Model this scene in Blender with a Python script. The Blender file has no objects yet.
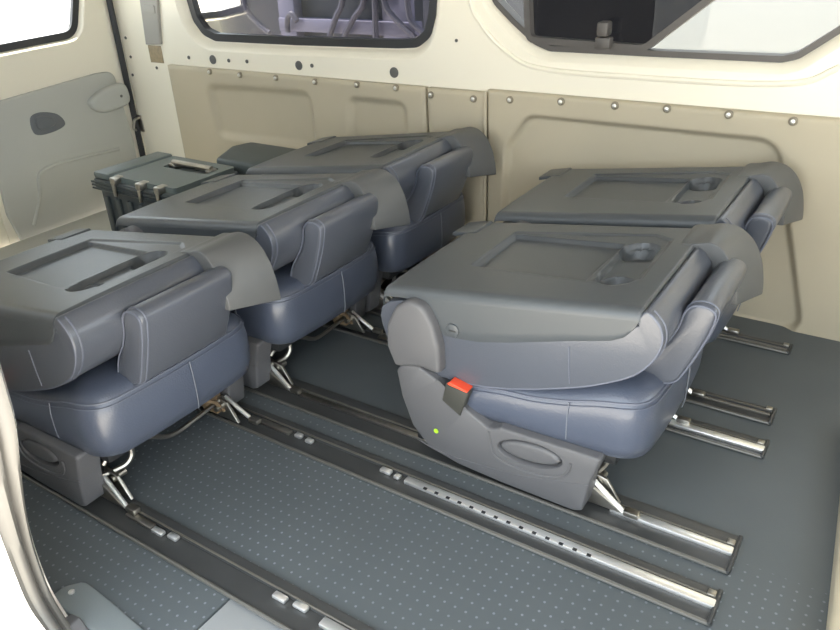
import bpy, bmesh, math, random
import numpy as np
from mathutils import Vector, Matrix
random.seed(4)
D = bpy.data
COL = bpy.context.scene.collection

# ------------------------------------------------------------------ helpers
def lin(r, g, b):
    f = lambda c: (c/255/12.92) if c/255 <= .04045 else ((c/255+.055)/1.055)**2.4
    return (f(r), f(g), f(b), 1)

def tag(o, label=None, cat=None, group=None, kind=None):
    if label: o['label'] = label
    if cat: o['category'] = cat
    if group: o['group'] = group
    if kind: o['kind'] = kind
    return o

def empty(name, loc=(0, 0, 0)):
    o = D.objects.new(name, None); COL.objects.link(o); o.location = loc
    o.empty_display_size = .05
    return o

def link_mesh(name, me, mat, parent=None):
    o = D.objects.new(name, me); COL.objects.link(o)
    if mat: me.materials.append(mat)
    if parent: o.parent = parent
    return o

def obj(name, bm, mat, parent=None, sharp=35, smooth=True):
    bmesh.ops.recalc_face_normals(bm, faces=bm.faces)
    me = D.meshes.new(name); bm.to_mesh(me); bm.free()
    if smooth:
        me.shade_smooth()
        me.set_sharp_from_angle(angle=math.radians(sharp))
    return link_mesh(name, me, mat, parent)

def copy_tree(o, parent=None):
    c = o.copy(); COL.objects.link(c)
    if parent: c.parent = parent
    for ch in list(o.children): copy_tree(ch, c)
    return c

def spline(pts, n=6, closed=True):
    """Catmull-Rom through 2D or 3D points"""
    P = [np.array(p, float) for p in pts]; m = len(P); out = []
    segs = m if closed else m-1
    for i in range(segs):
        if closed: a, b, c, d = P[(i-1) % m], P[i], P[(i+1) % m], P[(i+2) % m]
        else: a, b, c, d = P[max(i-1, 0)], P[i], P[i+1], P[min(i+2, m-1)]
        for k in range(n):
            t = k/n
            out.append(.5*((2*b)+(-a+c)*t+(2*a-5*b+4*c-d)*t*t+(-a+3*b-3*c+d)*t**3))
    if not closed: out.append(P[-1])
    return out

def roundpoly(pts, r, n=5):
    """polygon with its corners rounded; r is one radius or one per corner"""
    P = [np.array(p, float) for p in pts]; m = len(P); out = []
    for i in range(m):
        a, b, c = P[i-1], P[i], P[(i+1) % m]
        rr = r[i] if isinstance(r, (list, tuple)) else r
        u = a-b; v = c-b; lu = np.linalg.norm(u); lv = np.linalg.norm(v)
        if rr <= 0: out.append(b); continue
        u /= lu; v /= lv
        ang = math.acos(max(-1, min(1, float(u@v))))
        t = min(rr/max(math.tan(ang/2), 1e-3), lu*.48, lv*.48)
        p0 = b+u*t; p1 = b+v*t
        for k in range(n+1):
            s = k/n
            out.append((1-s)**2*p0+2*s*(1-s)*b+s*s*p1)
    return out

def axis_pt(axis, a, b, h):
    return {'y': (a, h, b), 'x': (h, a, b), 'z': (a, b, h)}[axis]

def prism(bm, prof, axis, h0, h1, bev=0, seg=3, bev1=None):
    """profile (2D loop) extruded along an axis, its cap edges bevelled"""
    v0 = [bm.verts.new(axis_pt(axis, p[0], p[1], h0)) for p in prof]
    v1 = [bm.verts.new(axis_pt(axis, p[0], p[1], h1)) for p in prof]
    n = len(prof)
    f0 = bm.faces.new(v0); f1 = bm.faces.new(v1)
    for i in range(n):
        bm.faces.new((v0[i], v0[(i+1) % n], v1[(i+1) % n], v1[i]))
    bmesh.ops.recalc_face_normals(bm, faces=bm.faces)
    e0 = list(f0.edges); e1 = list(f1.edges)
    if bev > 0:
        bmesh.ops.bevel(bm, geom=e0, offset=bev, segments=seg, profile=.5, affect='EDGES', clamp_overlap=True)
    b1 = bev if bev1 is None else bev1
    if b1 > 0:
        e1 = [e for e in e1 if e.is_valid]
        bmesh.ops.bevel(bm, geom=e1, offset=b1, segments=seg, profile=.5, affect='EDGES', clamp_overlap=True)
    return bm

def box(bm, x0, x1, y0, y1, z0, z1, bev=0, seg=2):
    r = bmesh.ops.create_cube(bm, size=1)
    for v in r['verts']:
        v.co = Vector((x0+(v.co.x+.5)*(x1-x0), y0+(v.co.y+.5)*(y1-y0), z0+(v.co.z+.5)*(z1-z0)))
    if bev > 0:
        es = list({e for v in r['verts'] for e in v.link_edges})
        bmesh.ops.bevel(bm, geom=es, offset=bev, segments=seg, profile=.5, affect='EDGES', clamp_overlap=True)
    return bm

def tube(bm, path, r, n=8, closed=False, caps=True):
    P = [Vector(p) for p in path]; m = len(P); rings = []
    up = None
    for i in range(m):
        if closed: t = P[(i+1) % m]-P[i-1]
        else: t = P[min(i+1, m-1)]-P[max(i-1, 0)]
        t.normalize()
        if up is None:
            up = Vector((0, 0, 1)) if abs(t.z) < .9 else Vector((1, 0, 0))
        a = (up-t*up.dot(t)).normalized(); b = t.cross(a); up = a
        rr = r[i] if isinstance(r, (list, tuple)) else r
        rings.append([bm.verts.new(P[i]+a*math.cos(2*math.pi*k/n)*rr+b*math.sin(2*math.pi*k/n)*rr) for k in range(n)])
    for i in range(m if closed else m-1):
        A, B = rings[i], rings[(i+1) % m]
        for k in range(n): bm.faces.new((A[k], A[(k+1) % n], B[(k+1) % n], B[k]))
    if caps and not closed:
        bm.faces.new(rings[0]); bm.faces.new(rings[-1])
    return bm

def disc(bm, c, axis, r, h, n=20, bev=0):
    prof = [(c[0]+r*math.cos(2*math.pi*k/n), c[1]+r*math.sin(2*math.pi*k/n)) for k in range(n)]
    return prism(bm, prof, axis, h[0], h[1], bev, 2)

def grid_mesh(V):
    """rows x cols x 3 array into a bmesh"""
    bm = bmesh.new(); R, Cn, _ = V.shape
    vs = [[bm.verts.new(V[i, j]) for j in range(Cn)] for i in range(R)]
    for i in range(R-1):
        for j in range(Cn-1):
            bm.faces.new((vs[i][j], vs[i][j+1], vs[i+1][j+1], vs[i+1][j]))
    return bm

def sdf_poly(X, Y, poly):
    """signed distance, negative inside"""
    P = np.array(poly, float); d = np.full(X.shape, 1e9); ins = np.zeros(X.shape, bool)
    n = len(P)
    for i in range(n):
        a = P[i]; b = P[(i+1) % n]; e = b-a
        t = np.clip(((X-a[0])*e[0]+(Y-a[1])*e[1])/(e@e), 0, 1)
        d = np.minimum(d, np.hypot(X-a[0]-t*e[0], Y-a[1]-t*e[1]))
        c = ((a[1] > Y) != (b[1] > Y))
        with np.errstate(divide='ignore', invalid='ignore'):
            xi = a[0]+(Y-a[1])*e[0]/(e[1] if abs(e[1]) > 1e-12 else 1e-12)
        ins ^= c & (X < xi)
    return np.where(ins, -d, d)

def sstep(d, w):
    t = np.clip(.5-d/w, 0, 1)
    return t*t*(3-2*t)

def holed(bm, outer, holes, fn):
    """flat face with holes; fn maps 2D to 3D"""
    es = []
    loops = []
    for lp in [outer]+holes:
        vs = [bm.verts.new(fn(*p[:2])) for p in lp]
        loops.append(vs)
        for i in range(len(vs)): es.append(bm.edges.new((vs[i], vs[(i+1) % len(vs)])))
    bmesh.ops.triangle_fill(bm, use_beauty=True, use_dissolve=False, edges=es)
    return loops

def bridge(bm, A, B):
    n = len(A)
    for i in range(n): bm.faces.new((A[i], A[(i+1) % n], B[(i+1) % n], B[i]))

# ------------------------------------------------------------------ materials
def mat(name, col, rough=.5, metal=0, spec=.5, bump=0, bscale=300, vary=0, vscale=6, coat=0, kind='noise'):
    m = D.materials.new(name); m.use_nodes = True
    nt = m.node_tree; b = nt.nodes['Principled BSDF']
    b.inputs['Base Color'].default_value = col
    b.inputs['Roughness'].default_value = rough
    b.inputs['Metallic'].default_value = metal
    b.inputs['Specular IOR Level'].default_value = spec
    b.inputs['Coat Weight'].default_value = coat; b.inputs['Coat Roughness'].default_value = .22
    tc = nt.nodes.new('ShaderNodeTexCoord')
    if vary:
        nz = nt.nodes.new('ShaderNodeTexNoise'); nz.inputs['Scale'].default_value = vscale
        nz.inputs['Detail'].default_value = 4
        nt.links.new(tc.outputs['Object'], nz.inputs['Vector'])
        mx = nt.nodes.new('ShaderNodeMix'); mx.data_type = 'RGBA'
        mx.inputs[6].default_value = [c*(1-vary) for c in col[:3]]+[1]
        mx.inputs[7].default_value = [min(1, c*(1+vary)) for c in col[:3]]+[1]
        nt.links.new(nz.outputs['Fac'], mx.inputs[0])
        nt.links.new(mx.outputs[2], b.inputs['Base Color'])
    if bump:
        if kind == 'voronoi':
            t = nt.nodes.new('ShaderNodeTexVoronoi'); t.inputs['Scale'].default_value = bscale; out = t.outputs['Distance']
        else:
            t = nt.nodes.new('ShaderNodeTexNoise'); t.inputs['Scale'].default_value = bscale; t.inputs['Detail'].default_value = 3; out = t.outputs['Fac']
        nt.links.new(tc.outputs['Object'], t.inputs['Vector'])
        bp = nt.nodes.new('ShaderNodeBump'); bp.inputs['Strength'].default_value = bump; bp.inputs['Distance'].default_value = .002
        nt.links.new(out, bp.inputs['Height']); nt.links.new(bp.outputs['Normal'], b.inputs['Normal'])
    return m

M = {}
M['paint'] = mat('cream_paint', (.80, .755, .63, 1), .35, bump=.05, bscale=60)
M['paint_out'] = mat('white_exterior_paint', (.88, .88, .87, 1), .2)
M['trim'] = mat('grey_beige_trim', (.46, .405, .295, 1), .6, bump=.15, bscale=500, vary=.05)
M['trim_door'] = mat('grey_door_trim', (.44, .445, .41, 1), .6, bump=.15, bscale=500, vary=.04)
M['handle_grey'] = mat('dark_grey_handle', (.13, .14, .15, 1), .45)
M['leather'] = mat('navy_leather', (.074, .081, .099, 1), .31, bump=.12, bscale=260, kind='voronoi', vary=.06, vscale=9, coat=.3)
M['cushion'] = mat('navy_leather_seat', (.068, .080, .112, 1), .32, bump=.12, bscale=260, kind='voronoi', vary=.06, vscale=9, coat=.3)
M['piping'] = mat('navy_piping', (.11, .12, .155, 1), .45)
M['thread'] = mat('pale_thread', (.17, .18, .21, 1), .6)
M['plastic'] = mat('charcoal_plastic', (.064, .071, .077, 1), .33, bump=.2, bscale=700, vary=.05)
M['plastic_side'] = mat('grey_side_plastic', (.100, .099, .103, 1), .5, bump=.15, bscale=700, vary=.04)
M['black'] = mat('black_plastic', (.02, .021, .022, 1), .45)
M['rubber'] = mat('rubber_seal', (.125, .12, .11, 1), .5)
M['gasket'] = mat('window_gasket', (.022, .023, .026, 1), .4)
M['slider'] = mat('window_slider_frame', (.075, .068, .062, 1), .45)
M['buckle'] = mat('buckle_olive_black', (.045, .045, .038, 1), .5)
M['guide'] = mat('belt_guide_plastic', (.088, .09, .09, 1), .42, bump=.15, bscale=700)
M['lining'] = mat('roof_lining_grey', (.30, .29, .27, 1), .8)
M['washer'] = mat('screw_washer', (.22, .19, .135, 1), .5)
M['red'] = mat('red_button', lin(225, 75, 45), .35)
M['green'] = mat('green_sticker', lin(170, 215, 50), .4)
M['chrome'] = mat('bright_steel', (.95, .95, .93, 1), .32, metal=.85)
M['steel'] = mat('dull_steel', (.42, .40, .36, 1), .38, metal=1, vary=.2, vscale=40)
M['rust'] = mat('rusty_steel', (.22, .15, .085, 1), .7, metal=.3, vary=.5, vscale=60)
M['lip'] = mat('rail_lip', (.15, .145, .13, 1), .4, metal=.5)
M['rail_dark'] = mat('rail_dark', (.045, .046, .046, 1), .35, vary=.2, vscale=15)
M['rail_tan'] = mat('rail_worn', (.13, .12, .10, 1), .4, metal=.4, vary=.2, vscale=15)
M['step'] = mat('step_plate', (.30, .31, .315, 1), .4, vary=.12, vscale=8)
M['flap'] = mat('rubber_flap', (.16, .18, .185, 1), .55, bump=.1)
M['box'] = mat('toolbox_black', (.045, .055, .058, 1), .42, bump=.1)
M['box_top'] = mat('toolbox_lid_grey', (.12, .145, .14, 1), .45, bump=.1)
M['case'] = mat('case_charcoal', (.075, .09, .09, 1), .5, bump=.3, bscale=60)
M['concrete'] = mat('concrete', (.60, .565, .51, 1), .8, bump=.3, bscale=20, vary=.12)
M['shop'] = mat('workshop_dark', (.035, .037, .045, 1), .8, vary=.3, vscale=1.5)
M['rack'] = mat('rack_lavender', (.13, .13, .175, 1), .5)
M['rack_dark'] = mat('rack_dark', (.03, .035, .04, 1), .6)
M['hose'] = mat('hose_grey', (.055, .055, .07, 1), .5)
M['whitewall'] = mat('white_wall', (.17, .18, .185, 1), .6, bump=.1, bscale=15)
M['screw'] = mat('trim_screw_metal', (.75, .73, .68, 1), .3, metal=.8)
M['hole'] = mat('dark_hole', (.10, .10, .095, 1), .7)
M['pillar'] = mat('pillar_slot_grey', (.33, .32, .29, 1), .55)
M['pit'] = mat('pillar_hole_brown', (.30, .24, .15, 1), .6, vary=.4, vscale=60)

def glass(name, tint, refl=.06):
    m = D.materials.new(name); m.use_nodes = True; nt = m.node_tree
    for n in list(nt.nodes):
        if n.type != 'OUTPUT_MATERIAL': nt.nodes.remove(n)
    out = nt.nodes['Material Output']
    t = nt.nodes.new('ShaderNodeBsdfTransparent'); t.inputs['Color'].default_value = (*tint, 1)
    g = nt.nodes.new('ShaderNodeBsdfGlossy'); g.inputs['Roughness'].default_value = .03
    fr = nt.nodes.new('ShaderNodeFresnel'); fr.inputs['IOR'].default_value = 1.35
    mx = nt.nodes.new('ShaderNodeMixShader')
    nt.links.new(fr.outputs[0], mx.inputs[0]); nt.links.new(t.outputs[0], mx.inputs[1]); nt.links.new(g.outputs[0], mx.inputs[2])
    nt.links.new(mx.outputs[0], out.inputs['Surface'])
    return m
M['glass'] = glass('clear_glass', (.93, .95, .95))
M['tint'] = glass('tinted_glass', (.30, .30, .36))
M['dark_tint'] = glass('dark_tinted_glass', (.09, .09, .10))

def floor_mat():
    m = mat('studded_vinyl', (.088, .100, .106, 1), .5, bump=0)
    nt = m.node_tree; b = nt.nodes['Principled BSDF']; L = nt.links.new
    tc = nt.nodes.new('ShaderNodeTexCoord'); sx = nt.nodes.new('ShaderNodeSeparateXYZ'); L(tc.outputs['Object'], sx.inputs[0])
    def mth(op, a, bb=None):
        n = nt.nodes.new('ShaderNodeMath'); n.operation = op
        for i, v in enumerate((a, bb)):
            if v is None: continue
            if isinstance(v, (int, float)): n.inputs[i].default_value = v
            else: L(v, n.inputs[i])
        return n.outputs[0]
    cell = lambda o, s: mth('SUBTRACT', mth('FRACT', mth('DIVIDE', o, s)), .5)
    cx = cell(sx.outputs['X'], .0213); cy = cell(sx.outputs['Y'], .0222)
    d = mth('SQRT', mth('ADD', mth('MULTIPLY', cx, cx), mth('MULTIPLY', cy, cy)))
    dot = mth('LESS_THAN', d, .11)
    # pale dots paint the studs' glint into the colour, on the near strips only
    nz = nt.nodes.new('ShaderNodeTexNoise'); nz.inputs['Scale'].default_value = 5; nz.inputs['Detail'].default_value = 5
    L(tc.outputs['Object'], nz.inputs['Vector'])
    near = mth('LESS_THAN', sx.outputs['Y'], 1.12)
    k = mth('MULTIPLY', mth('MULTIPLY', dot, near), mth('MULTIPLY', nz.outputs['Fac'], 1.1))
    base = nt.nodes.new('ShaderNodeMix'); base.data_type = 'RGBA'
    base.inputs[6].default_value = (.070, .081, .087, 1); base.inputs[7].default_value = (.098, .111, .118, 1)
    L(nz.outputs['Fac'], base.inputs[0])
    mx = nt.nodes.new('ShaderNodeMix'); mx.data_type = 'RGBA'
    mx.inputs[7].default_value = (.25, .27, .31, 1)
    L(base.outputs[2], mx.inputs[6]); L(k, mx.inputs[0]); L(mx.outputs[2], b.inputs['Base Color'])
    bp = nt.nodes.new('ShaderNodeBump'); bp.inputs['Strength'].default_value = .4; bp.inputs['Distance'].default_value = .001
    n2 = nt.nodes.new('ShaderNodeTexNoise'); n2.inputs['Scale'].default_value = 250; L(tc.outputs['Object'], n2.inputs['Vector'])
    L(mth('ADD', mth('MULTIPLY', dot, near), mth('MULTIPLY', n2.outputs['Fac'], .5)), bp.inputs['Height'])
    L(bp.outputs['Normal'], b.inputs['Normal'])
    return m
M['floor'] = floor_mat()

# ------------------------------------------------------------------ camera
R = [[0.837, 0.226, -0.499], [0.546, -0.412, 0.729], [-0.041, -0.883, -0.468]]
X = Vector([R[i][0] for i in range(3)]).normalized()
Fw = Vector([R[i][2] for i in range(3)]).normalized()
Bk = -Fw; X = (X-Bk*X.dot(Bk)).normalized(); U = Bk.cross(X)
cam = D.cameras.new('camera'); co = D.objects.new('camera', cam); COL.objects.link(co)
mw = Matrix((X, U, Bk)).transposed().to_4x4(); mw.translation = (0, 0, 1.0533)
co.matrix_world = mw
cam.sensor_width = 36; cam.lens = 744.5/840*36; cam.clip_start = .02; cam.clip_end = 200
bpy.context.scene.camera = co

# ------------------------------------------------------------------ the shell of the van
YW = 2.085                                              # body metal of the far side wall
def struct(o): o['kind'] = 'structure'; return o

# floor, with the step well cut out beside the door opening
bm = bmesh.new()
fl = [(-2.85, .40), (-.835, .40), (-.835, .582), (.30, .582), (.30, .40), (1.2, .40), (1.2, 2.12), (-2.85, 2.12)]
prism(bm, fl, 'z', -.03, 0)
struct(obj('floor', bm, M['floor'], smooth=False))
bm = bmesh.new(); box(bm, -.833, .298, .33, .580, -.03, -.003, .002)
struct(obj('step_plate', bm, M['step']))
bm = bmesh.new(); box(bm, -2.85, -2.50, .42, 2.04, -.004, .003, .002)
struct(obj('rear_sill', bm, M['trim_door']))
bm = bmesh.new(); box(bm, -2.96, -2.83, .33, 2.17, -.34, -.28)  # unseen strip added to stop light leaking in under the rear door
struct(obj('leak_blocker', bm, M['trim_door'], smooth=False))
bm = bmesh.new(); box(bm, -2.95, -.835, .33, .402, -.05, -.002, .004)
struct(obj('trim_6', bm, M['paint_out']))

# far side wall with its two windows
win1 = [(-2.475, 1.25), (-2.473, .816), (-2.458, .744), (-2.414, .694), (-2.352, .674), (-1.928, .677), (-1.488, .686), (-1.409, .692), (-1.361, .725), (-1.340, .788), (-1.335, .832), (-1.335, 1.25)]
win2 = [(-1.132, 1.20), (-1.132, .836), (-1.062, .776), (-.988, .720), (-.94, .703), (-.65, .703), (-.314, .705), (-.277, .715), (-.2, .776), (-.13, .84), (-.13, 1.20), (-.2, 1.26), (-1.06, 1.26)]
def grow(poly, d):
    P = np.array(poly); c = P.mean(0); n = len(P); out = []
    for i in range(n):
        a, b, cc = P[i-1], P[i], P[(i+1) % n]
        t = cc-a; nn = np.array([t[1], -t[0]]); nn /= np.linalg.norm(nn)+1e-9
        if nn@(b-c) < 0: nn = -nn
        out.append(b+nn*d)
    return out
def reveal(bm, L0, poly, steps):
    prev = L0
    for (d, y) in steps:
        cur = [bm.verts.new((p[0], y, p[1])) for p in grow(poly, d)]
        bridge(bm, prev, cur); prev = cur
w1 = roundpoly(win1, .06, 5); w2 = roundpoly(win2, .06, 5)
bm = bmesh.new()
lp = holed(bm, [(-2.885, -.03), (1.2, -.03), (1.2, 1.42), (-2.885, 1.42)], [grow(w1, .035), grow(w2, .028)], lambda a, b: (a, YW, b))
reveal(bm, lp[1], w1, [(.028, YW+.004), (.014, YW+.02), (.008, 2.118), (-.006, 2.124)])
reveal(bm, lp[2], w2, [(.022, YW+.004), (.010, YW+.016), (.004, 2.108), (-.006, 2.114)])
holed(bm, [(-2.885, -.03), (1.2, -.03), (1.2, 1.42), (-2.885, 1.42)], [grow(w1, -.006), grow(w2, -.006)], lambda a, b: (a, 2.16, b))
wall = struct(obj('wall_left', bm, M['paint'], sharp=25))
# raised swage fold that rings the front window
bm = bmesh.new()
sw = spline([(-1.215, YW, 1.2), (-1.200, YW, .87), (-1.15, YW, .765), (-1.06, YW, .69), (-.96, YW, .655), (-.72, YW, .648), (-.31, YW, .655), (-.187, YW, .70), (-.05, YW, .80)], 6, False)
tube(bm, sw, .008, 8)
o = obj('fold', bm, M['paint'], wall)
# round and small holes in the metal above the panels
for x, z, r in [(-2.484, .608, .007), (-2.347, .607, .017), (-2.259, .608, .007), (-2.162, .610, .007), (-1.903, .610, .016), (-1.841, .613, .007), (-1.485, .611, .017), (-1.243, .721, .005), (-2.694, .556, .006), (-2.857, .668, .006), (-2.85, .592, .006), (-2.863, .517, .006)]:
    bm = bmesh.new(); disc(bm, (x, z), 'y', r, (YW-.0035, YW+.002), 20, .001)
    obj('hole', bm, M['hole'], wall)
# D pillar slot cover and the opening under it
bm = bmesh.new(); prism(bm, [(-2.722, .648), (-2.63, .652), (-2.59, .86), (-2.58, 1.3), (-2.69, 1.3), (-2.70, .86)], 'y', YW-.012, YW+.01, .004)
box(bm, -2.69, -2.62, YW-.016, YW-.01, .77, .80, .002)
obj('slot_cover', bm, M['pillar'], wall)
bm = bmesh.new(); box(bm, -2.722, -2.642, YW-.003, YW+.01, .577, .645, .002)
obj('slot', bm, M['pit'], wall)
bm = bmesh.new(); tube(bm, spline([(-2.875, YW-.005, .335), (-2.87, YW-.035, .33), (-2.88, YW-.04, .29), (-2.888, YW-.005, .283)], 5, False), .006, 8)
box(bm, -2.90, -2.862, YW-.006, YW+.004, .272, .345, .003)
obj('striker', bm, M['steel'], wall)

# windows: gasket ring, pane, slider
def ring(bm, poly, d0, d1, y0, y1):
    A = [bm.verts.new((p[0], y0, p[1])) for p in grow(poly, d0)]
    B = [bm.verts.new((p[0], y0, p[1])) for p in grow(poly, d1)]
    C2 = [bm.verts.new((p[0], y1, p[1])) for p in grow(poly, d1)]
    D2 = [bm.verts.new((p[0], y1, p[1])) for p in grow(poly, d0)]
    bridge(bm, A, B); bridge(bm, B, C2); bridge(bm, C2, D2); bridge(bm, D2, A)
bm = bmesh.new(); ring(bm, w1, .004, -.024, 2.117, 2.14)
win = struct(obj('window_1', bm, M['gasket'], sharp=30))
bm = bmesh.new(); bm.faces.new([bm.verts.new((p[0], 2.132, p[1])) for p in grow(w1, -.02)])
obj('pane', bm, M['tint'], win)
bm = bmesh.new(); ring(bm, w2, .002, -.014, 2.100, 2.14)
winb = struct(obj('window_2', bm, M['slider'], sharp=30))
bm = bmesh.new(); bm.faces.new([bm.verts.new((p[0], 2.136, p[1])) for p in grow(w2, -.01)])
obj('pane', bm, M['glass'], winb)
sl = roundpoly([(-1.021, 1.17), (-1.021, .90), (-1.009, .728), (-.66, .718), (-.506, .844), (-.44, .90), (-.44, 1.17)], [.03, .02, .03, .05, .02, .03, .03], 4)
bm = bmesh.new(); ring(bm, sl, .006, -.012, 2.094, 2.126)
sf = obj('slider_frame', bm, M['slider'], winb, sharp=30)
bm = bmesh.new(); bm.faces.new([bm.verts.new((p[0], 2.12, p[1])) for p in grow(sl, -.008)])
obj('slider_pane', bm, M['dark_tint'], winb)
bm = bmesh.new(); box(bm, -.792, -.748, 2.068, 2.100, .718, .750, .005); box(bm, -.786, -.754, 2.06, 2.10, .752, .790, .006)
obj('latch', bm, M['slider'], winb)

# trim panels on the far wall
def trim_panel(name, x0, x1, z0, z1, pockets, y=2.06, th=.03, step=.008, left_r=.01, ztop=None):
    xs = np.arange(x0, x1+1e-6, step); zs = np.arange(z0, z1+1e-6, step)
    GX, GZ = np.meshgrid(xs, zs, indexing='ij')
    if ztop is not None: GZ = z0+(GZ-z0)*((np.interp(GX, *ztop)-z0)/(z1-z0))
    Yv = np.full(GX.shape, y)
    for poly, dep, w in pockets: Yv += dep*sstep(sdf_poly(GX, GZ, poly), w)
    edge = np.minimum(np.minimum(GX-GX.min(), GX.max()-GX), GZ.max(axis=1, keepdims=True)-GZ)
    Yv += .006*np.clip(1-edge/.010, 0, 1)**2
    V = np.stack([GX, Yv, GZ], -1)
    rim = V[:, -1:, :].copy(); rim[..., 1] = y+th
    V = np.concatenate([V, rim], 1)
    l = V[:1].copy(); l[..., 1] = y+th; r = V[-1:].copy(); r[..., 1] = y+th
    return struct(obj(name, grid_mesh(np.concatenate([l, V, r], 0)), M['trim'], sharp=50))
def screws(par, pts, y=2.06):
    for x, z in pts:
        bm = bmesh.new(); disc(bm, (x, z), 'y', .0115, (y-.004, y+.004), 16, .002)
        s = obj('screw', bm, M['washer'], par)
        bm = bmesh.new(); disc(bm, (x, z), 'y', .0065, (y-.009, y-.003), 14, .0025)
        obj('screw_head', bm, M['screw'], s)
s = 2.06/2.10
fx = lambda p: (p[0]*s, 1.0533+(p[1]-1.0533)*s)
p1 = roundpoly([fx(q) for q in [(-2.425, .498), (-1.889, .508), (-1.885, .31), (-2.40, .30)]], .035, 5)
p2 = roundpoly([fx(q) for q in [(-1.70, .506), (-1.465, .507), (-1.455, .25), (-1.72, .25)]], .035, 5)
t1 = trim_panel('trim_1', -2.60, -1.345, 0, .577, [(p1, .022, .035), (p2, .018, .03)])
screws(t1, [fx(q) for q in [(-2.394, .556), (-2.227, .554), (-2.039, .555), (-1.849, .554), (-1.658, .557), (-1.492, .558)]])
t2 = trim_panel('trim_2', -1.341, -1.128, 0, .583, [], y=2.057)
screws(t2, [fx(q) for q in [(-1.357, .546), (-1.191, .546)]][1:]+[(-1.325, .556)], 2.057)
p3 = roundpoly([(-.985, .517), (-.285, .517), (-.135, -.004), (-1.075, -.01), (-1.052, .42)], [.06, .07, .05, .0, .06], 6)
t3 = trim_panel('trim_3', -1.124, .62, 0, .585, [(p3, .024, .020)], step=.005)
screws(t3, [fx(q) for q in [(-1.064, .553), (-.895, .561), (-.73, .563), (-.582, .567), (-.419, .566), (-.262, .563)]])
bm = bmesh.new()
tube(bm, [(-1.126, 2.056, .58), (-1.128, 2.056, .3), (-1.13, 2.056, .01)], .006, 8)
struct(obj('trim_4', bm, M['trim']))

# rear door: metal, window, trim panel, handle, latch cover
rw = roundpoly([(1.40, .70), (1.566, .690), (1.728, .695), (1.90, .700), (1.945, .83), (1.945, 1.22), (1.40, 1.22)], [.03, 0, 0, .075, .02, .05, .05], 6)
bm = bmesh.new()
XD = -2.90
outer = [(1.385, -.30), (2.062, -.30), (2.062, 1.40), (1.385, 1.40)]
lp = holed(bm, outer, [grow(rw, .02)], lambda a, b: (XD, a, b))
prev = lp[1]
for d, x in [(.016, XD-.003), (.006, XD-.03), (-.004, XD-.036)]:
    cur = [bm.verts.new((x, p[0], p[1])) for p in grow(rw, d)]; bridge(bm, prev, cur); prev = cur
B2 = [bm.verts.new((XD-.05, p[0], p[1])) for p in outer]; bridge(bm, lp[0], B2)
door = struct(obj('door_1', bm, M['paint'], sharp=25))
bm = bmesh.new()
A = [[bm.verts.new((x, p[0], p[1])) for p in grow(rw, d)] for d, x in ((.010, XD-.022), (-.018, XD-.022), (-.018, XD-.04), (.010, XD-.04))]
for i in range(4): bridge(bm, A[i], A[(i+1) % 4])
obj('window_seal', bm, M['gasket'], door, sharp=30)
bm = bmesh.new(); bm.faces.new([bm.verts.new((XD-.033, p[0], p[1])) for p in grow(rw, -.01)])
obj('pane', bm, M['glass'], door)
dp = roundpoly([(1.425, .515), (1.93, .548), (2.012, .545), (2.035, .25), (2.02, -.2), (1.50, -.2), (1.43, -.04), (1.402, .1)], [.02, .1, .05, .05, .05, .05, .08, .1], 5)
ys = np.arange(1.40, 2.05, .006); zs = np.arange(.02, .56, .006)
bm = bmesh.new(); prism(bm, dp, 'x', XD, XD+.014, 0, bev1=.006)
trimd = obj('trim_panel', bm, M['trim_door'], door)
bm = bmesh.new()
pk = spline([(1.49, 0, .0), (1.545, 0, .10), (1.565, 0, .18), (1.60, 0, .203), (1.67, 0, .208), (1.80, 0, .204), (1.95, 0, .195)], 6, False)
tube(bm, [(XD+.014, p[0], p[2]+.03) for p in pk], .008, 8)
obj('pocket_edge', bm, M['trim_door'], door)
bm = bmesh.new()
hp = spline([(1.598, .436), (1.644, .449), (1.712, .427), (1.734, .382), (1.671, .364), (1.60, .373)], 5)
prism(bm, hp, 'x', XD+.010, XD+.018, 0, bev1=.003)
hd = obj('handle_recess', bm, M['handle_grey'], door)
bm = bmesh.new(); prism(bm, [(1.615+(p[0]-1.598)*.55, .385+(p[1]-.364)*.6) for p in hp], 'x', XD+.012, XD+.026, 0, bev1=.005)
obj('handle', bm, M['handle_grey'], hd)
bm = bmesh.new()
ov = spline([(1.855, .44), (1.90, .475), (1.97, .492), (2.035, .488), (2.047, .424), (2.01, .398), (1.90, .396)], 5)
prism(bm, ov, 'x', XD+.01, XD+.045, 0, seg=4, bev1=.016)
obj('latch_cover', bm, M['trim_door'], door)
bm = bmesh.new(); disc(bm, (2.0, .445), 'x', .006, (XD+.044, XD+.0465), 12)
obj('screw', bm, M['hole'], door)
# weather strip in the gap between the door and the corner pillar
bm = bmesh.new(); tube(bm, [(-2.888, 2.068, 1.38), (-2.888, 2.066, .6), (-2.888, 2.064, -.25)], .013, 10)
struct(obj('trim_5', bm, M['gasket']))
bm = bmesh.new(); box(bm, -2.96, -2.889, 2.066, 2.17, -.30, 1.42); struct(obj('gap_filler', bm, M['paint']))  # filler box added behind the door gap to keep outside light out
bm = bmesh.new(); box(bm, -2.95, -2.902, .40, 1.3845, -.30, 1.40, .002)
d2 = struct(obj('door_2', bm, M['paint']))

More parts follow.
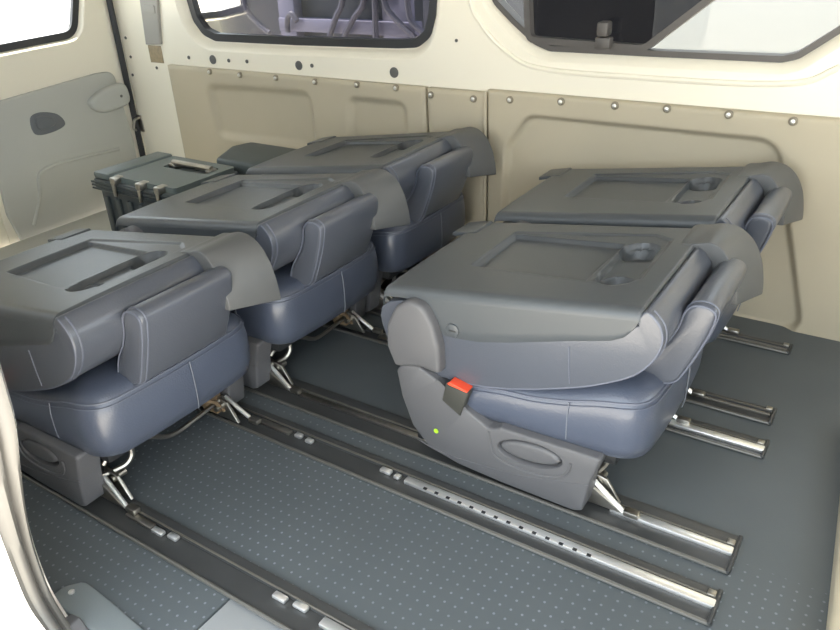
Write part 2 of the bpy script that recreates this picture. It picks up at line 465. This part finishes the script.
# ceiling and the near side body around the sliding door opening
bm = bmesh.new(); box(bm, -2.95, 1.3, .33, 2.16, 1.40, 1.45)
struct(obj('ceiling', bm, M['lining'], smooth=False))
bm = bmesh.new(); box(bm, 1.22, 1.3, .33, 2.16, -.03, .70, .01)  # unseen cab front, added to cut the flat light from ahead
struct(obj('cab_front_block', bm, M['trim']))
bm = bmesh.new(); box(bm, .52, 1.22, .335, .40, -.2, .70, .01)  # unseen solid side section, added to close the cab against flat light
struct(obj('cab_side_block', bm, M['paint_out']))
edge_in = [(-.93, 1.34), (-.93, .75), (-.937, .60), (-.943, .529), (-.955, .455), (-.991, .364), (-1.030, .259), (-1.050, .174), (-1.053, .08), (-1.030, .022), (-.99, -.03), (-.95, -.08)]
edge_out = [(-.985, 1.36), (-.985, .75), (-.99, .60), (-.995, .529), (-1.003, .44), (-1.012, .36), (-1.019, .266), (-1.024, .18), (-1.021, .103), (-.99, .052), (-.955, -.01), (-.92, -.06)]
ei = spline(edge_in, 5, False); eo = spline(edge_out, 5, False)
prof = [(0, 0), (.06, .012), (.16, .016), (.28, .010), (.34, -.001), (.40, -.002), (.46, .012), (.60, .018), (.76, .012), (.86, .002), (1, 0)]
V = np.zeros((len(ei), len(prof), 3))
for i in range(len(ei)):
    for j, (t, h) in enumerate(prof):
        p = ei[i]*(1-t)+eo[i]*t
        V[i, j] = (p[0]+h*.8, .385+(.338-.385)*t, p[1]+h*.1)
seal = struct(obj('trim_7', grid_mesh(V), M['rubber'], sharp=60))
bm = bmesh.new()
po = [(p[0], p[1]) for p in eo]
wl = po+[(-.92, -.30), (-2.95, -.30), (-2.95, 1.42), (-.985, 1.42)]
holew = roundpoly([(-2.6, .75), (-1.35, .75), (-1.35, 1.22), (-2.6, 1.22)], .08, 4)
holed(bm, wl, [holew], lambda a, b: (a, .337, b))
pi = [(p[0]-.01, p[1]) for p in ei if p[1] > 0]
holed(bm, pi+[(-1.03, .0), (-2.95, 0), (-2.95, 1.42), (-.94, 1.42)], [holew], lambda a, b: (a, .392, b))
struct(obj('wall_right', bm, M['paint_out'], smooth=False))
bm = bmesh.new(); box(bm, .42, .52, .33, .40, -.2, 1.42, .01)
struct(obj('trim_8', bm, M['paint_out']))
bm = bmesh.new(); prism(bm, roundpoly([(-1.045, .012), (-1.01, .02), (-.965, -.03), (-.99, -.05)], .006), 'y', .335, .400, .004)
struct(obj('trim_9', bm, M['plastic_side']))
# riser of the front step at the right, pale beige
bm = bmesh.new(); prism(bm, roundpoly([(.068, .60), (.064, 1.04), (.040, 1.418), (.02, 1.62), (.34, 1.64), (.34, .60)], .02), 'z', 0, .05, 0, bev1=.012)
struct(obj('trim_10', bm, M['trim']))

# ------------------------------------------------------------------ seat
def shell_top(x): return .40+.145*(x-.03)
def build_seat():
    root = empty('folded_seat')
    # --- hard back panel with tray and cup holders
    xs = np.concatenate([[.018, .0182, .0187, .020, .023, .028], np.arange(.034, .5465, .003), [.5475, .5485]])
    drop = np.concatenate([[.022, .014, .009, .005, .002, .0005], np.zeros(len(xs)-8), [.003, .010]])
    w, r = .213, .020
    top = np.linspace(-(w-r), (w-r), 138)
    arc = [(math.sin(a)*r, (1-math.cos(a))*r) for a in np.linspace(.25, math.pi/2, 5)]
    skx = [-.01, .055, .095, .130, .145, .163, .24, .31, .42, .50, .522, .540, .546, .56]
    skz = [.375, .385, .383, .362, .330, .309, .316, .336, .373, .398, .412, .44, .468, .472]
    tray = [(.152, -.075), (.152, .121), (.170, .121), (.412, .091), (.405, -.108)]
    upper = [(.152, -.075), (.147, .133), (.458, .148), (.497, .122), (.503, -.088), (.43, -.112)]
    cols_y = [-w]*6+[-(w-r)-a[0] for a in arc[::-1]]+list(top)+[(w-r)+a[0] for a in arc]+[w]*6
    V = np.zeros((len(xs), len(cols_y), 3)); nc = len(cols_y)
    GX = np.repeat(xs[:, None], nc, 1); GY = np.repeat(np.array(cols_y)[None], len(xs), 0)
    depth = .014*sstep(sdf_poly(GX, GY, tray), .010)
    depth = np.maximum(depth, .004*sstep(sdf_poly(GX, GY, upper), .006))
    a = np.array((.452, .068)); b = np.array((.458, -.083)); e = b-a
    t = np.clip(((GX-a[0])*e[0]+(GY-a[1])*e[1])/(e@e), 0, 1)
    cap = np.hypot(GX-a[0]-t*e[0], GY-a[1]-t*e[1])-.036
    depth = np.maximum(depth, .017*sstep(cap, .006))
    depth = np.maximum(depth,   .036*sstep(np.hypot(GX-.452, GY-.062)-.034, .009))
    depth = np.maximum(depth,   .036*sstep(np.hypot(GX-.458, GY+.080)-.032, .009))
    for i, x in enumerate(xs):
        zt = shell_top(x)-drop[i]; zb = min(np.interp(x, skx, skz), zt-r-.001)
        z = []
        for k in range(6): z.append(zb+(zt-r*1.0-zb)*(k/5)**1.0)
        z += [zt-a_[1] for a_ in arc[::-1]]
        z += [zt+.003*(1-(y/(w-r))**2) for y in top]
        z += [zt-a_[1] for a_ in arc]
        for k in range(6): z.append(zb+(zt-r-zb)*(1-k/5))
        V[i, :, 0] = x; V[i, :, 1] = cols_y; V[i, :, 2] = z
    V[:, :, 2] -= depth
    V[:, 0, 1] += .006; V[:, -1, 1] -= .006
    V[-2, :, 1] *= .985; V[-1, :, 1] *= .955
    sh = obj('back_shell', grid_mesh(V), M['plastic'], root, sharp=60)
    for sgn in (-1, 1):
        bm = bmesh.new(); disc(bm, (.184, .341), 'y', .015, (sgn*.210, sgn*.2165), 24, .0015)
        pl = obj('plug', bm, M['plastic'], sh)
        bm = bmesh.new(); box(bm, .177, .192, sgn*.2168-.0008, sgn*.2168+.0008, .3395, .3425, .0005)
        obj('slot', bm, M['black'], pl)
    bm = bmesh.new(); prism(bm, roundpoly([(-.012, .384), (.055, .402), (.055, .405), (.05, .4075), (-.012, .394)], .003), 'y', .115, .195, .003)
    obj('hinge_tab', bm, M['plastic'], root)

    # --- leather back pad under the panel, rolled over at its front end
    prof = [(.02, .27), (.05, .235), (.10, .222), (.191, .221), (.238, .226), (.326, .247), (.427, .283), (.49, .312), (.545, .347), (.575, .385), (.587, .42), (.583, .448), (.569, .4665), (.558, .4735), (.550, .471), (.538, .455), (.520, .436), (.30, .404), (.03, .366)]
    pf = spline(prof, 5)
    bm = bmesh.new(); prism(bm, pf, 'y', -.211, .211, .012, 4)
    bp = obj('back_pad', bm, M['leather'], root, sharp=60)
    for sgn in (-1, 1):
        front = [p for p in spline([(.16, .222)]+prof[4:15], 5, False)]
        bm = bmesh.new()
        c0 = np.array((.40, .36))
        for dy, k in ((.2095, .985), (.197, 1.001)):
            tube(bm, [(c0[0]+(p[0]-c0[0])*k, sgn*dy, c0[1]+(p[1]-c0[1])*k) for p in front[3:-7]], .0020, 8)
        obj('piping', bm, M['piping'], bp)
        bm = bmesh.new(); tube(bm, [(.425, sgn*.2115, .372), (.427, sgn*.2118, .33), (.430, sgn*.2115, .295)], .0012, 6)
        obj('seam', bm, M['piping'], bp)

    # --- headrest hanging over the front of the cushion
    hp = [(.592, .440), (.606, .456), (.630, .458), (.645, .445), (.640, .412), (.626, .368), (.606, .318), (.590, .290), (.560, .279), (.528, .286), (.540, .33), (.570, .375), (.585, .41)]
    hf = spline(hp, 5)
    bm = bmesh.new(); prism(bm, hf, 'y', -.112, .116, .014, 4)
    hr = obj('headrest', bm, M['leather'], root, sharp=60)
    for sgn, yy in ((-1, -.112),):
        bm = bmesh.new(); c0 = np.array((.60, .37))
        for dy, k in ((-.001, .955), (-.013, .999)):
            tube(bm, [(c0[0]+(p[0]-c0[0])*k, yy+sgn*dy, c0[1]+(p[1]-c0[1])*k) for p in hf], .0019, 8, True)
        obj('piping', bm, M['piping'], hr)
    # --- shoulder belt guide arching over the far front corner
    g = [(.515, .470), (.545, .479), (.578, .487), (.609, .481), (.636, .459), (.655, .424), (.665, .390), (.668, .366), (.664, .359), (.635, .360), (.620, .366), (.616, .40), (.604, .422), (.585, .434), (.560, .438), (.515, .432)]
    gf = spline(g, 4)
    bm = bmesh.new(); prism(bm, gf, 'y', .094, .214, .017, 4, bev1=.022)
    for v in bm.verts:      # the near end stands further back than the outer end
        k = 1-(v.co.y-.10)/.114
        v.co.x -= .026*k*min(1, max(0, (v.co.x-.57)/.08))
        v.co.z += .008*k*min(1, max(0, (.44-v.co.z)/.06))-.012*(1-k)*min(1, max(0, (.42-v.co.z)/.05))
    obj('belt_guide', bm, M['guide'], root, sharp=60)

    # --- seat cushion
    def plan(inset, n=10):
        x0, x1, hy = .06+inset, .578-inset, .213-inset
        rr = max(.065-inset*.4, .02)
        pts = roundpoly([(x0, -hy), (x1, -hy), (x1, hy), (x0, hy)], rr, n)
        out = []
        # subdivide the long edges so the front can bulge
        for i in range(len(pts)):
            p, q = pts[i], pts[(i+1) % len(pts)]; L = np.linalg.norm(q-p); m = max(1, int(L/.03))
            for k in range(m): out.append(p+(q-p)*k/m)
        res = []
        for p in out:
            bulge = .010*max(0, 1-(p[1]/.2)**2)*max(0, (p[0]-.4)/.18)
            res.append((p[0]+bulge, p[1]))
        return res
    lev = [(.140, .045), (.146, .022), (.158, .008), (.185, .001), (.215, 0), (.245, .001), (.268, .004), (.279, .0085), (.2815, .0095), (.288, .014), (.297, .028), (.303, .055), (.305, .10)]
    N = len(plan(0))
    V = np.zeros((len(lev), N, 3))
    base = plan(0)
    cx, cy = .32, 0
    dz = lambda x: float(np.interp(x, [.06, .20, .28, .36, .43, .50, .54], [-.085, -.066, -.050, -.043, -.028, -.006, 0]))
    for i, (z, ins) in enumerate(lev):
        for j, p in enumerate(base):
            kx = (1-ins/.26); ky = (1-ins/.213)
            V[i, j] = (cx+(p[0]-cx)*kx, p[1]*ky, z+dz(p[0])*min(1, (z-.14)/.13))
    bm = bmesh.new()
    rows = [[bm.verts.new(V[i, j]) for j in range(N)] for i in range(len(lev))]
    for i in range(len(lev)-1): bridge(bm, rows[i], rows[i+1])
    bm.faces.new(rows[0]); bm.faces.new(rows[-1])
    cu = obj('seat_cushion', bm, M['cushion'], root, sharp=60)
    bm = bmesh.new()
    for zi, ins in ((.2800, .0075), (.2715, .0035)):
        tube(bm, [(cx+(p[0]-cx)*(1-ins/.26), p[1]*(1-ins/.213), zi+dz(p[0])) for p in base], .0022 if zi > .275 else .0011, 6, True)
    obj('piping', bm, M['piping'], cu)
    bm = bmesh.new()
    tube(bm, [(.5875, .012, .276), (.5895, .012, .25), (.590, .012, .215), (.589, .012, .18), (.585, .012, .16)], .0012, 6)
    obj('seam', bm, M['thread'], cu)
    for sgn in (-1, 1):
        bm = bmesh.new(); tube(bm, [(.43, sgn*.209, .252), (.43, sgn*.2125, .230), (.43, sgn*.2135, .20), (.43, sgn*.2125, .17)], .0012, 6)
        obj('seam', bm, M['thread'], cu)
    # pan and tubes under the cushion
    bm = bmesh.new(); box(bm, .09, .52, -.175, .175, .112, .142, .008)
    obj('seat_pan', bm, M['black'], root)
    bm = bmesh.new(); tube(bm, spline([(.475, -.165, .088), (.478, -.15, .098), (.48, -.10, .097), (.48, -.055, .088), (.48, -.015, .063), (.478, .02, .052), (.476, .10, .055), (.474, .165, .060)], 5, False), .0055, 8)
    obj('release_bar', bm, M['steel'], root)
    bm = bmesh.new(); tube(bm, spline([(.44, -.085, .115), (.475, -.098, .10), (.482, -.102, .075), (.478, -.118, .058), (.47, -.145, .055), (.465, -.172, .058)], 5, False), .0065, 8)
    obj('frame_tube', bm, M['steel'], root)
    bm = bmesh.new(); box(bm, .40, .455, -.17, .17, .085, .112, .006)
    obj('cross_bar', bm, M['rail_dark'], root)
    bm = bmesh.new(); box(bm, .12, .16, -.17, .17, .03, .075, .006)
    obj('cross_bar', bm, M['rail_dark'], root)
    # rusty latch at the far leg
    bm = bmesh.new(); box(bm, .40, .47, .118, .165, .05, .108, .006); box(bm, .455, .475, .08, .13, .082, .105, .004); box(bm, .43, .478, .135, .172, .028, .05, .003)
    tube(bm, [(.47, .10, .095), (.487, .13, .07), (.487, .15, .035)], .005, 8)
    obj('latch', bm, M['rust'], root)

    # --- side covers, recliner covers, lever, feet
    cov = [(.051, .215), (.062, .232), (.082, .240), (.11, .241), (.15, .222), (.22, .172), (.270, .146), (.285, .150), (.297, .157), (.418, .159), (.500, .161), (.506, .157), (.497, .125), (.488, .096), (.482, .05), (.478, .024), (.460, .016), (.306, .018), (.20, .024), (.127, .040), (.085, .085), (.060, .155)]
    cf = roundpoly(cov, .008, 3)
    oval = [(.362+.071*math.cos(t_), .117+.030*math.sin(t_)+.10*(.071*math.cos(t_))) for t_ in np.linspace(0, 2*math.pi, 40, endpoint=False)]
    for sgn in (-1, 1):
        if sgn > 0:
            bm = bmesh.new(); prism(bm, cf, 'y', .178, .228, .004, 2, bev1=.005)
            o = obj('side_cover', bm, M['plastic_side'], root, sharp=50)
        else:
            # outer face with an oval pocket sunk into it
            bm = bmesh.new()
            lp = holed(bm, grow(cf, -.005), [oval], lambda a, b: (a, -.228, b))
            prev = lp[0]
            for d, yy in ((-.0015, -.2265), (0, -.223), (0, -.178)):
                cur = [bm.verts.new((p[0], yy, p[1])) for p in grow(cf, d)]; bridge(bm, prev, cur); prev = cur
            bm.faces.new(prev)
            prev = lp[1]
            for d, yy in ((-.002, -.225), (-.004, -.214)):
                cur = [bm.verts.new((p[0], yy, p[1])) for p in grow(oval, d)]; bridge(bm, prev, cur); prev = cur
            bm.faces.new(prev)
            o = obj('side_cover', bm, M['plastic_side'], root, sharp=50)
            # lever sits in the oval recess
            lv = [(.364+(p[0]-.362)*.90, .121+(p[1]-.117)*.72) for p in oval]
            bm = bmesh.new(); prism(bm, lv, 'y', -.212, -.231, 0, 4, bev1=.008)
            obj('lever', bm, M['plastic_side'], o)
            bm = bmesh.new()
            tube(bm, [(p[0], -.2282, p[1]) for p in spline([(.272, .140), (.279, .105), (.290, .082), (.33, .073), (.39, .076), (.43, .090), (.446, .110), (.449, .130)], 5, False)], .0028, 8)
            tube(bm, [(p[0], -.2278, p[1]) for p in spline([(.10, .052), (.157, .040), (.24, .044), (.328, .053), (.42, .074), (.488, .094)], 5, False)], .0013, 6)
            obj('moulding', bm, M['plastic_side'], o)
            bm = bmesh.new(); disc(bm, (.146, .093), 'y', .0055, (-.2295, -.2275), 14)
            st = obj('sticker', bm, M['green'], o); st['label'] = 'round green sticker'
        rec = roundpoly([(.052, .229), (.034, .275), (.038, .325), (.062, .372), (.094, .394), (.128, .390), (.150, .352), (.163, .303), (.164, .241), (.115, .246)], [.012, .03, .03, .03, .03, .03, .03, .03, .012, .05], 4)
        bm = bmesh.new(); prism(bm, rec, 'y', sgn*.19, sgn*.236, .004, 3, bev1=.010)
        obj('recliner_cover', bm, M['plastic_side'], root, sharp=50)
        # latching foot on the rail
        s2 = sgn
        bm = bmesh.new()
        tube(bm, [(.475, s2*.170, .060), (.505, s2*.173, .040), (.545, s2*.178, .014)], .0052, 8)
        fo = obj('foot_strut', bm, M['chrome'], root)
        bm = bmesh.new(); prism(bm, [(.44, .012), (.53, .012), (.50, .060), (.46, .070)], 'y', s2*.150, s2*.158, .002)
        tube(bm, [(.485, s2*.128, .05), (.485, s2*.162, .05)], .007, 10)
        prism(bm, [(.465, .012), (.545, .012), (.475, .055), (.462, .05)], 'y', s2*.176, s2*.183, .001)
        obj('foot_plate', bm, M['steel'], root)
        bm = bmesh.new(); box(bm, .545, .575, s2*.176-.009, s2*.176+.009, .010, .022, .003)
        obj('foot_catch', bm, M['steel'], root)
        bm = bmesh.new(); box(bm, .06, .16, s2*.165-.012, s2*.165+.012, .008, .20, .004)
        obj('rear_leg', bm, M['black'], root)
    # belt buckle between cushion and near side cover
    bk = [(.165, .180), (.176, .226), (.184, .231), (.226, .222), (.228, .215), (.207, .155)]
    bm = bmesh.new(); prism(bm, bk, 'y', -.232, -.212, .003)
    b = obj('belt_buckle', bm, M['buckle'], root); b['label'] = 'black belt buckle with red button'
    bm = bmesh.new(); prism(bm, roundpoly([(.180, .2275), (.186, .232), (.227, .2232), (.2265, .2190), (.183, .2245)], .002, 2), 'y', -.234, -.210, .002)
    rb = obj('release_button', bm, M['red'], b); rb['label'] = 'red release button'
    return root

seat = build_seat()
spots = [
    (-1.720, .801, 'folded navy seat nearest the door opening, left end of the rear row'),
    (-1.720, 1.300, 'folded navy leather seat in the middle of the rear row of three'),
    (-1.720, 1.778, 'folded navy leather seat of the rear row standing against the far side wall'),
    (-.852, 1.300, 'large folded seat at centre right showing its grey side cover, lever and red buckle'),
    (-.852, 1.778, 'folded dark seat behind the centre right one, against the big wall recess'),
]
for i, (x, y, lab) in enumerate(spots):
    o = seat if i == 0 else copy_tree(seat)
    o.location = (x, y, 0)
    tag(o, lab, 'seat', 'folded passenger seats')

# ------------------------------------------------------------------ floor rails
def rail(y, x0, chrome, lab, near=-.042, far=.034, bits=(), worn=(), y2=None, slots=None, xe=-.10):
    """one sunken seat rail; chrome is the list of spans where bright steel shows"""
    root = empty('floor_rail', (0, y, 0))
    tag(root, lab, 'rail', 'seat rails in the floor')
    bm = bmesh.new(); box(bm, x0, xe, near+.002, far-.002, .0002, .003)
    obj('channel', bm, M['rail_dark'], root)
    bm = bmesh.new(); tube(bm, [(x0, near, .0045), (xe, near, .0045)], .0042, 8)
    obj('lip', bm, M['lip'], root)
    bm = bmesh.new(); box(bm, x0, xe, .010, far, .002, .0095, .003)
    obj('edge_strip', bm, M['rail_dark'], root)
    bm = bmesh.new(); tube(bm, [(x0, .013, .0100), (xe-.01, .013, .0100)], .0022, 6)
    obj('worn_edge', bm, M['rail_tan'], root)
    for a, b in chrome:
        bm = bmesh.new(); box(bm, a, b, -.010, .009, .002, .012, .003)
        o = obj('steel_bar', bm, M['chrome'], root)
        if slots:
            bm = bmesh.new()
            for k in range(slots):
                xx = a+.05+k*(b-a-.1)/slots*.72
                box(bm, xx, xx+.008, -.0105, -.005, .0105, .0125)
            obj('slots', bm, M['black'], o)
    for a, b in worn:
        bm = bmesh.new(); hw = .008 if chrome else .004
        bm.free(); bm = bmesh.new(); box(bm, a, b, -hw, hw, .002, .010, .003)
        obj('dull_bar', bm, M['steel'] if chrome else M['rail_tan'], root)
    for a, b, yy in bits:
        bm = bmesh.new(); box(bm, a, b, yy-.007, yy+.007, .004, .013, .003)
        obj('latch_plate', bm, M['chrome'], root)
    bm = bmesh.new(); box(bm, xe-.004, xe+.004, near-.004, far+.004, .0002, .011, .003)
    e = obj('end_cap', bm, M['rail_dark'], root)
    bm = bmesh.new(); box(bm, xe-.018, xe-.004, .012, .026, .008, .014, .002)
    obj('end_clip', bm, M['steel'], e)
    return root
rail(.618, -2.3, [(-.655, -.10)], 'floor rail nearest the door opening, running to the bottom edge of the photo', bits=[(-1.085, -1.055, -.004), (-1.045, -1.02, .002), (-.765, -.735, 0), (-.72, -.69, .004)], worn=[(-1.17, -1.09)])
rail(.992, -2.3, [(-.735, -.10)], 'long floor rail with slotted bright bar, second from the door opening', bits=[(-.800, -.772, 0), (-.762, -.747, -.003), (-1.045, -1.025, 0), (-1.01, -.99, -.003)], worn=[(-1.16, -1.06)], slots=14)
rail(1.130, -2.3, [(-.335, -.103)], 'floor rail holding the near feet of the centre right seat', near=-.052, far=.044, worn=[(-1.15, -.40)])
rail(1.467, -2.3, [(-.40, -.115)], 'floor rail with bright bar under the far side of the centre right seat', near=-.025, far=.036, worn=[(-1.15, -.42)], xe=-.115)
rail(1.608, -2.3, [], 'dull floor rail holding the near feet of the seat beside the wall', near=-.032, far=.026, worn=[(-2.2, -.13)], xe=-.125)
rail(1.935, -2.3, [], 'floor rail closest to the far wall panels', near=-.012, far=.03, worn=[(-2.2, -.15)], xe=-.145)

# ------------------------------------------------------------------ loose things at the rear
root = empty('toolbox', (-2.065, 1.565, 0))
tag(root, 'black plastic toolbox with grey lid and metal catches behind the rear seats', 'toolbox')
bx = (-.225, .19, -.145, .140)
bm = bmesh.new(); box(bm, bx[0]+.012, bx[1]-.012, bx[2]+.012, bx[3]-.012, 0, .30, .012)
for k in range(6): box(bm, -.19+k*.06, -.165+k*.06, bx[2]+.004, bx[2]+.02, .03, .27, .004)
obj('body', bm, M['box'], root)
bm = bmesh.new(); lidp = roundpoly([(bx[0], bx[2]), (bx[1], bx[2]), (bx[1], bx[3]), (bx[0], bx[3])], .02)
hole = roundpoly([(-.06, .02), (.15, .02), (.15, .09), (-.06, .09)], .015, 4)
prism(bm, lidp, 'z', .290, .328, .004)
for k in range(3): box(bm, bx[0]-.003, bx[1]+.003, bx[2]-.004, bx[2]+.002, .294+k*.011, .300+k*.011, .001)
lid = obj('lid', bm, M['box'], root)
tp = roundpoly([(-.13, -.13), (.18, -.13), (.18, .13), (-.13, .13)], .015, 3)
bm = bmesh.new(); lp = holed(bm, tp, [hole], lambda a, b: (a, b, .346))
low = [bm.verts.new((p[0], p[1], .327)) for p in tp]
bridge(bm, lp[0], low); lw = [bm.verts.new((p[0], p[1], .327)) for p in hole]; bridge(bm, lp[1], lw)
obj('lid_top', bm, M['box_top'], lid, sharp=30)
bm = bmesh.new(); box(bm, bx[0]+.004, -.14, bx[2]+.006, bx[3]-.004, .328, .352, .008)
obj('lid_rib', bm, M['box_top'], lid)
bm = bmesh.new(); tube(bm, [(-.05, .062, .350), (.14, .062, .350)], .011, 10); box(bm, -.058, -.035, .045, .08, .329, .350, .003); box(bm, .125, .145, .045, .08, .329, .350, .003)
obj('carry_handle', bm, M['steel'], root)
for xx in (-.10, .03, .12):
    bm = bmesh.new(); box(bm, xx-.014, xx+.014, bx[2]-.010, bx[2]+.03, .325, .349, .004); box(bm, xx-.008, xx+.008, bx[2]-.011, bx[2]-.004, .285, .328, .003)
    obj('catch', bm, M['steel'], root)

root = empty('storage_case', (-1.93, 1.85, 0))
tag(root, 'low dark grey case between the toolbox and the far wall panel', 'case')
cp = [(-.155, .02), (-.085, -.125), (.13, -.125), (.13, .10), (-.13, .10)]
bm = bmesh.new(); prism(bm, roundpoly(grow(cp, -.01), .02, 3), 'z', 0, .30, .004); obj('body', bm, M['case'], root)
bm = bmesh.new(); prism(bm, roundpoly(cp, .025, 5), 'z', .295, .352, 0, 3, bev1=.014)
obj('lid', bm, M['case'], root)

# rubber flap by the sill with its fixing screw
root = empty('rubber_flap', (-.99, .43, 0))
tag(root, 'flat grey rubber flap with one bright screw by the door sill', 'flap')
bm = bmesh.new(); prism(bm, roundpoly([(-.120, -.030), (-.122, .002), (-.098, .030), (-.02, .026), (.09, .016), (.145, .004), (.147, -.030)], [.01, .02, .02, .02, .02, .01, .01], 4), 'z', .0005, .006, 0, bev1=.002)
obj('mat', bm, M['flap'], root)
bm = bmesh.new(); disc(bm, (-.096, .001), 'z', .006, (.005, .009), 14, .0015)
obj('screw', bm, M['chrome'], root)

# ------------------------------------------------------------------ outside
bm = bmesh.new(); box(bm, -40, 40, -40, 40, -.75, -.62)
struct(obj('ground', bm, M['concrete'], smooth=False))
bm = bmesh.new(); box(bm, -6.6, 3.0, 5.2, 5.4, -.62, 3.0)
struct(obj('workshop_wall', bm, M['shop'], smooth=False))
bm = bmesh.new(); box(bm, -1.20, 3.5, 3.9, 4.0, -.62, 1.9, .02)
struct(obj('white_wall', bm, M['whitewall']))
root = empty('equipment_rack', (-2.7, 3.35, -.62))
tag(root, 'pale lavender metal rack with hanging hoses seen through the left side window', 'rack')
Z0 = .62
bm = bmesh.new(); box(bm, -.45, .48, -.03, .04, .53+Z0, .60+Z0, .006); box(bm, -.45, .48, -.03, .04, .0, .06, .006); box(bm, -.45, .48, -.03, .04, .95+Z0, 1.0+Z0, .006)
obj('beam', bm, M['rack'], root)
for a, b in ((-.45, -.33), (.27, .43)):
    bm = bmesh.new(); box(bm, a, b, -.02, .05, 0, 1.0+Z0, .006); obj('post', bm, M['rack'], root)
bm = bmesh.new(); box(bm, -.36, .26, .05, .40, .05, .95+Z0, .02); obj('cabinet', bm, M['rack_dark'], root)
for p in ([(.07, -.06, .9), (.05, -.06, .70), (0, -.06, .62), (-.06, -.06, .52)], [(.20, -.06, .9), (.19, -.06, .70), (.12, -.06, .62), (.04, -.06, .52)], [(.26, -.06, .9), (.26, -.06, .70), (.25, -.06, .52)],
          [(.32, -.06, .9), (.32, -.06, .70), (.38, -.06, .62), (.50, -.06, .53)], [(.46, -.06, .9), (.46, -.06, .70), (.48, -.06, .61), (.56, -.06, .55)],
          [(-.68, -.06, .9), (-.66, -.06, .66), (-.58, -.06, .57), (-.50, -.06, .52)], [(-.36, -.06, .53), (-.35, -.06, .60), (-.315, -.06, .625), (-.28, -.06, .59)]):
    bm = bmesh.new(); tube(bm, spline([(a, b, c+Z0) for a, b, c in p], 6, False), .016, 8); obj('hose', bm, M['hose'], root)

# ------------------------------------------------------------------ light
w = D.worlds.new('sky'); bpy.context.scene.world = w; w.use_nodes = True
bg = w.node_tree.nodes['Background']; bg.inputs['Color'].default_value = (.86, .94, 1.0, 1); bg.inputs['Strength'].default_value = .8
sun = D.lights.new('sun', 'SUN'); sun.energy = 6.0; sun.angle = .01; sun.color = (1, .92, .79)
so = D.objects.new('sun', sun); COL.objects.link(so)
so.rotation_euler = Vector((1.0, .05, -2.2)).to_track_quat('-Z', 'Y').to_euler()
sc = bpy.context.scene
sc.view_settings.view_transform = 'Standard'; sc.view_settings.look = 'None'
sc.view_settings.gamma = 1; sc.view_settings.use_curve_mapping = False
sc.view_settings.exposure = 2.55
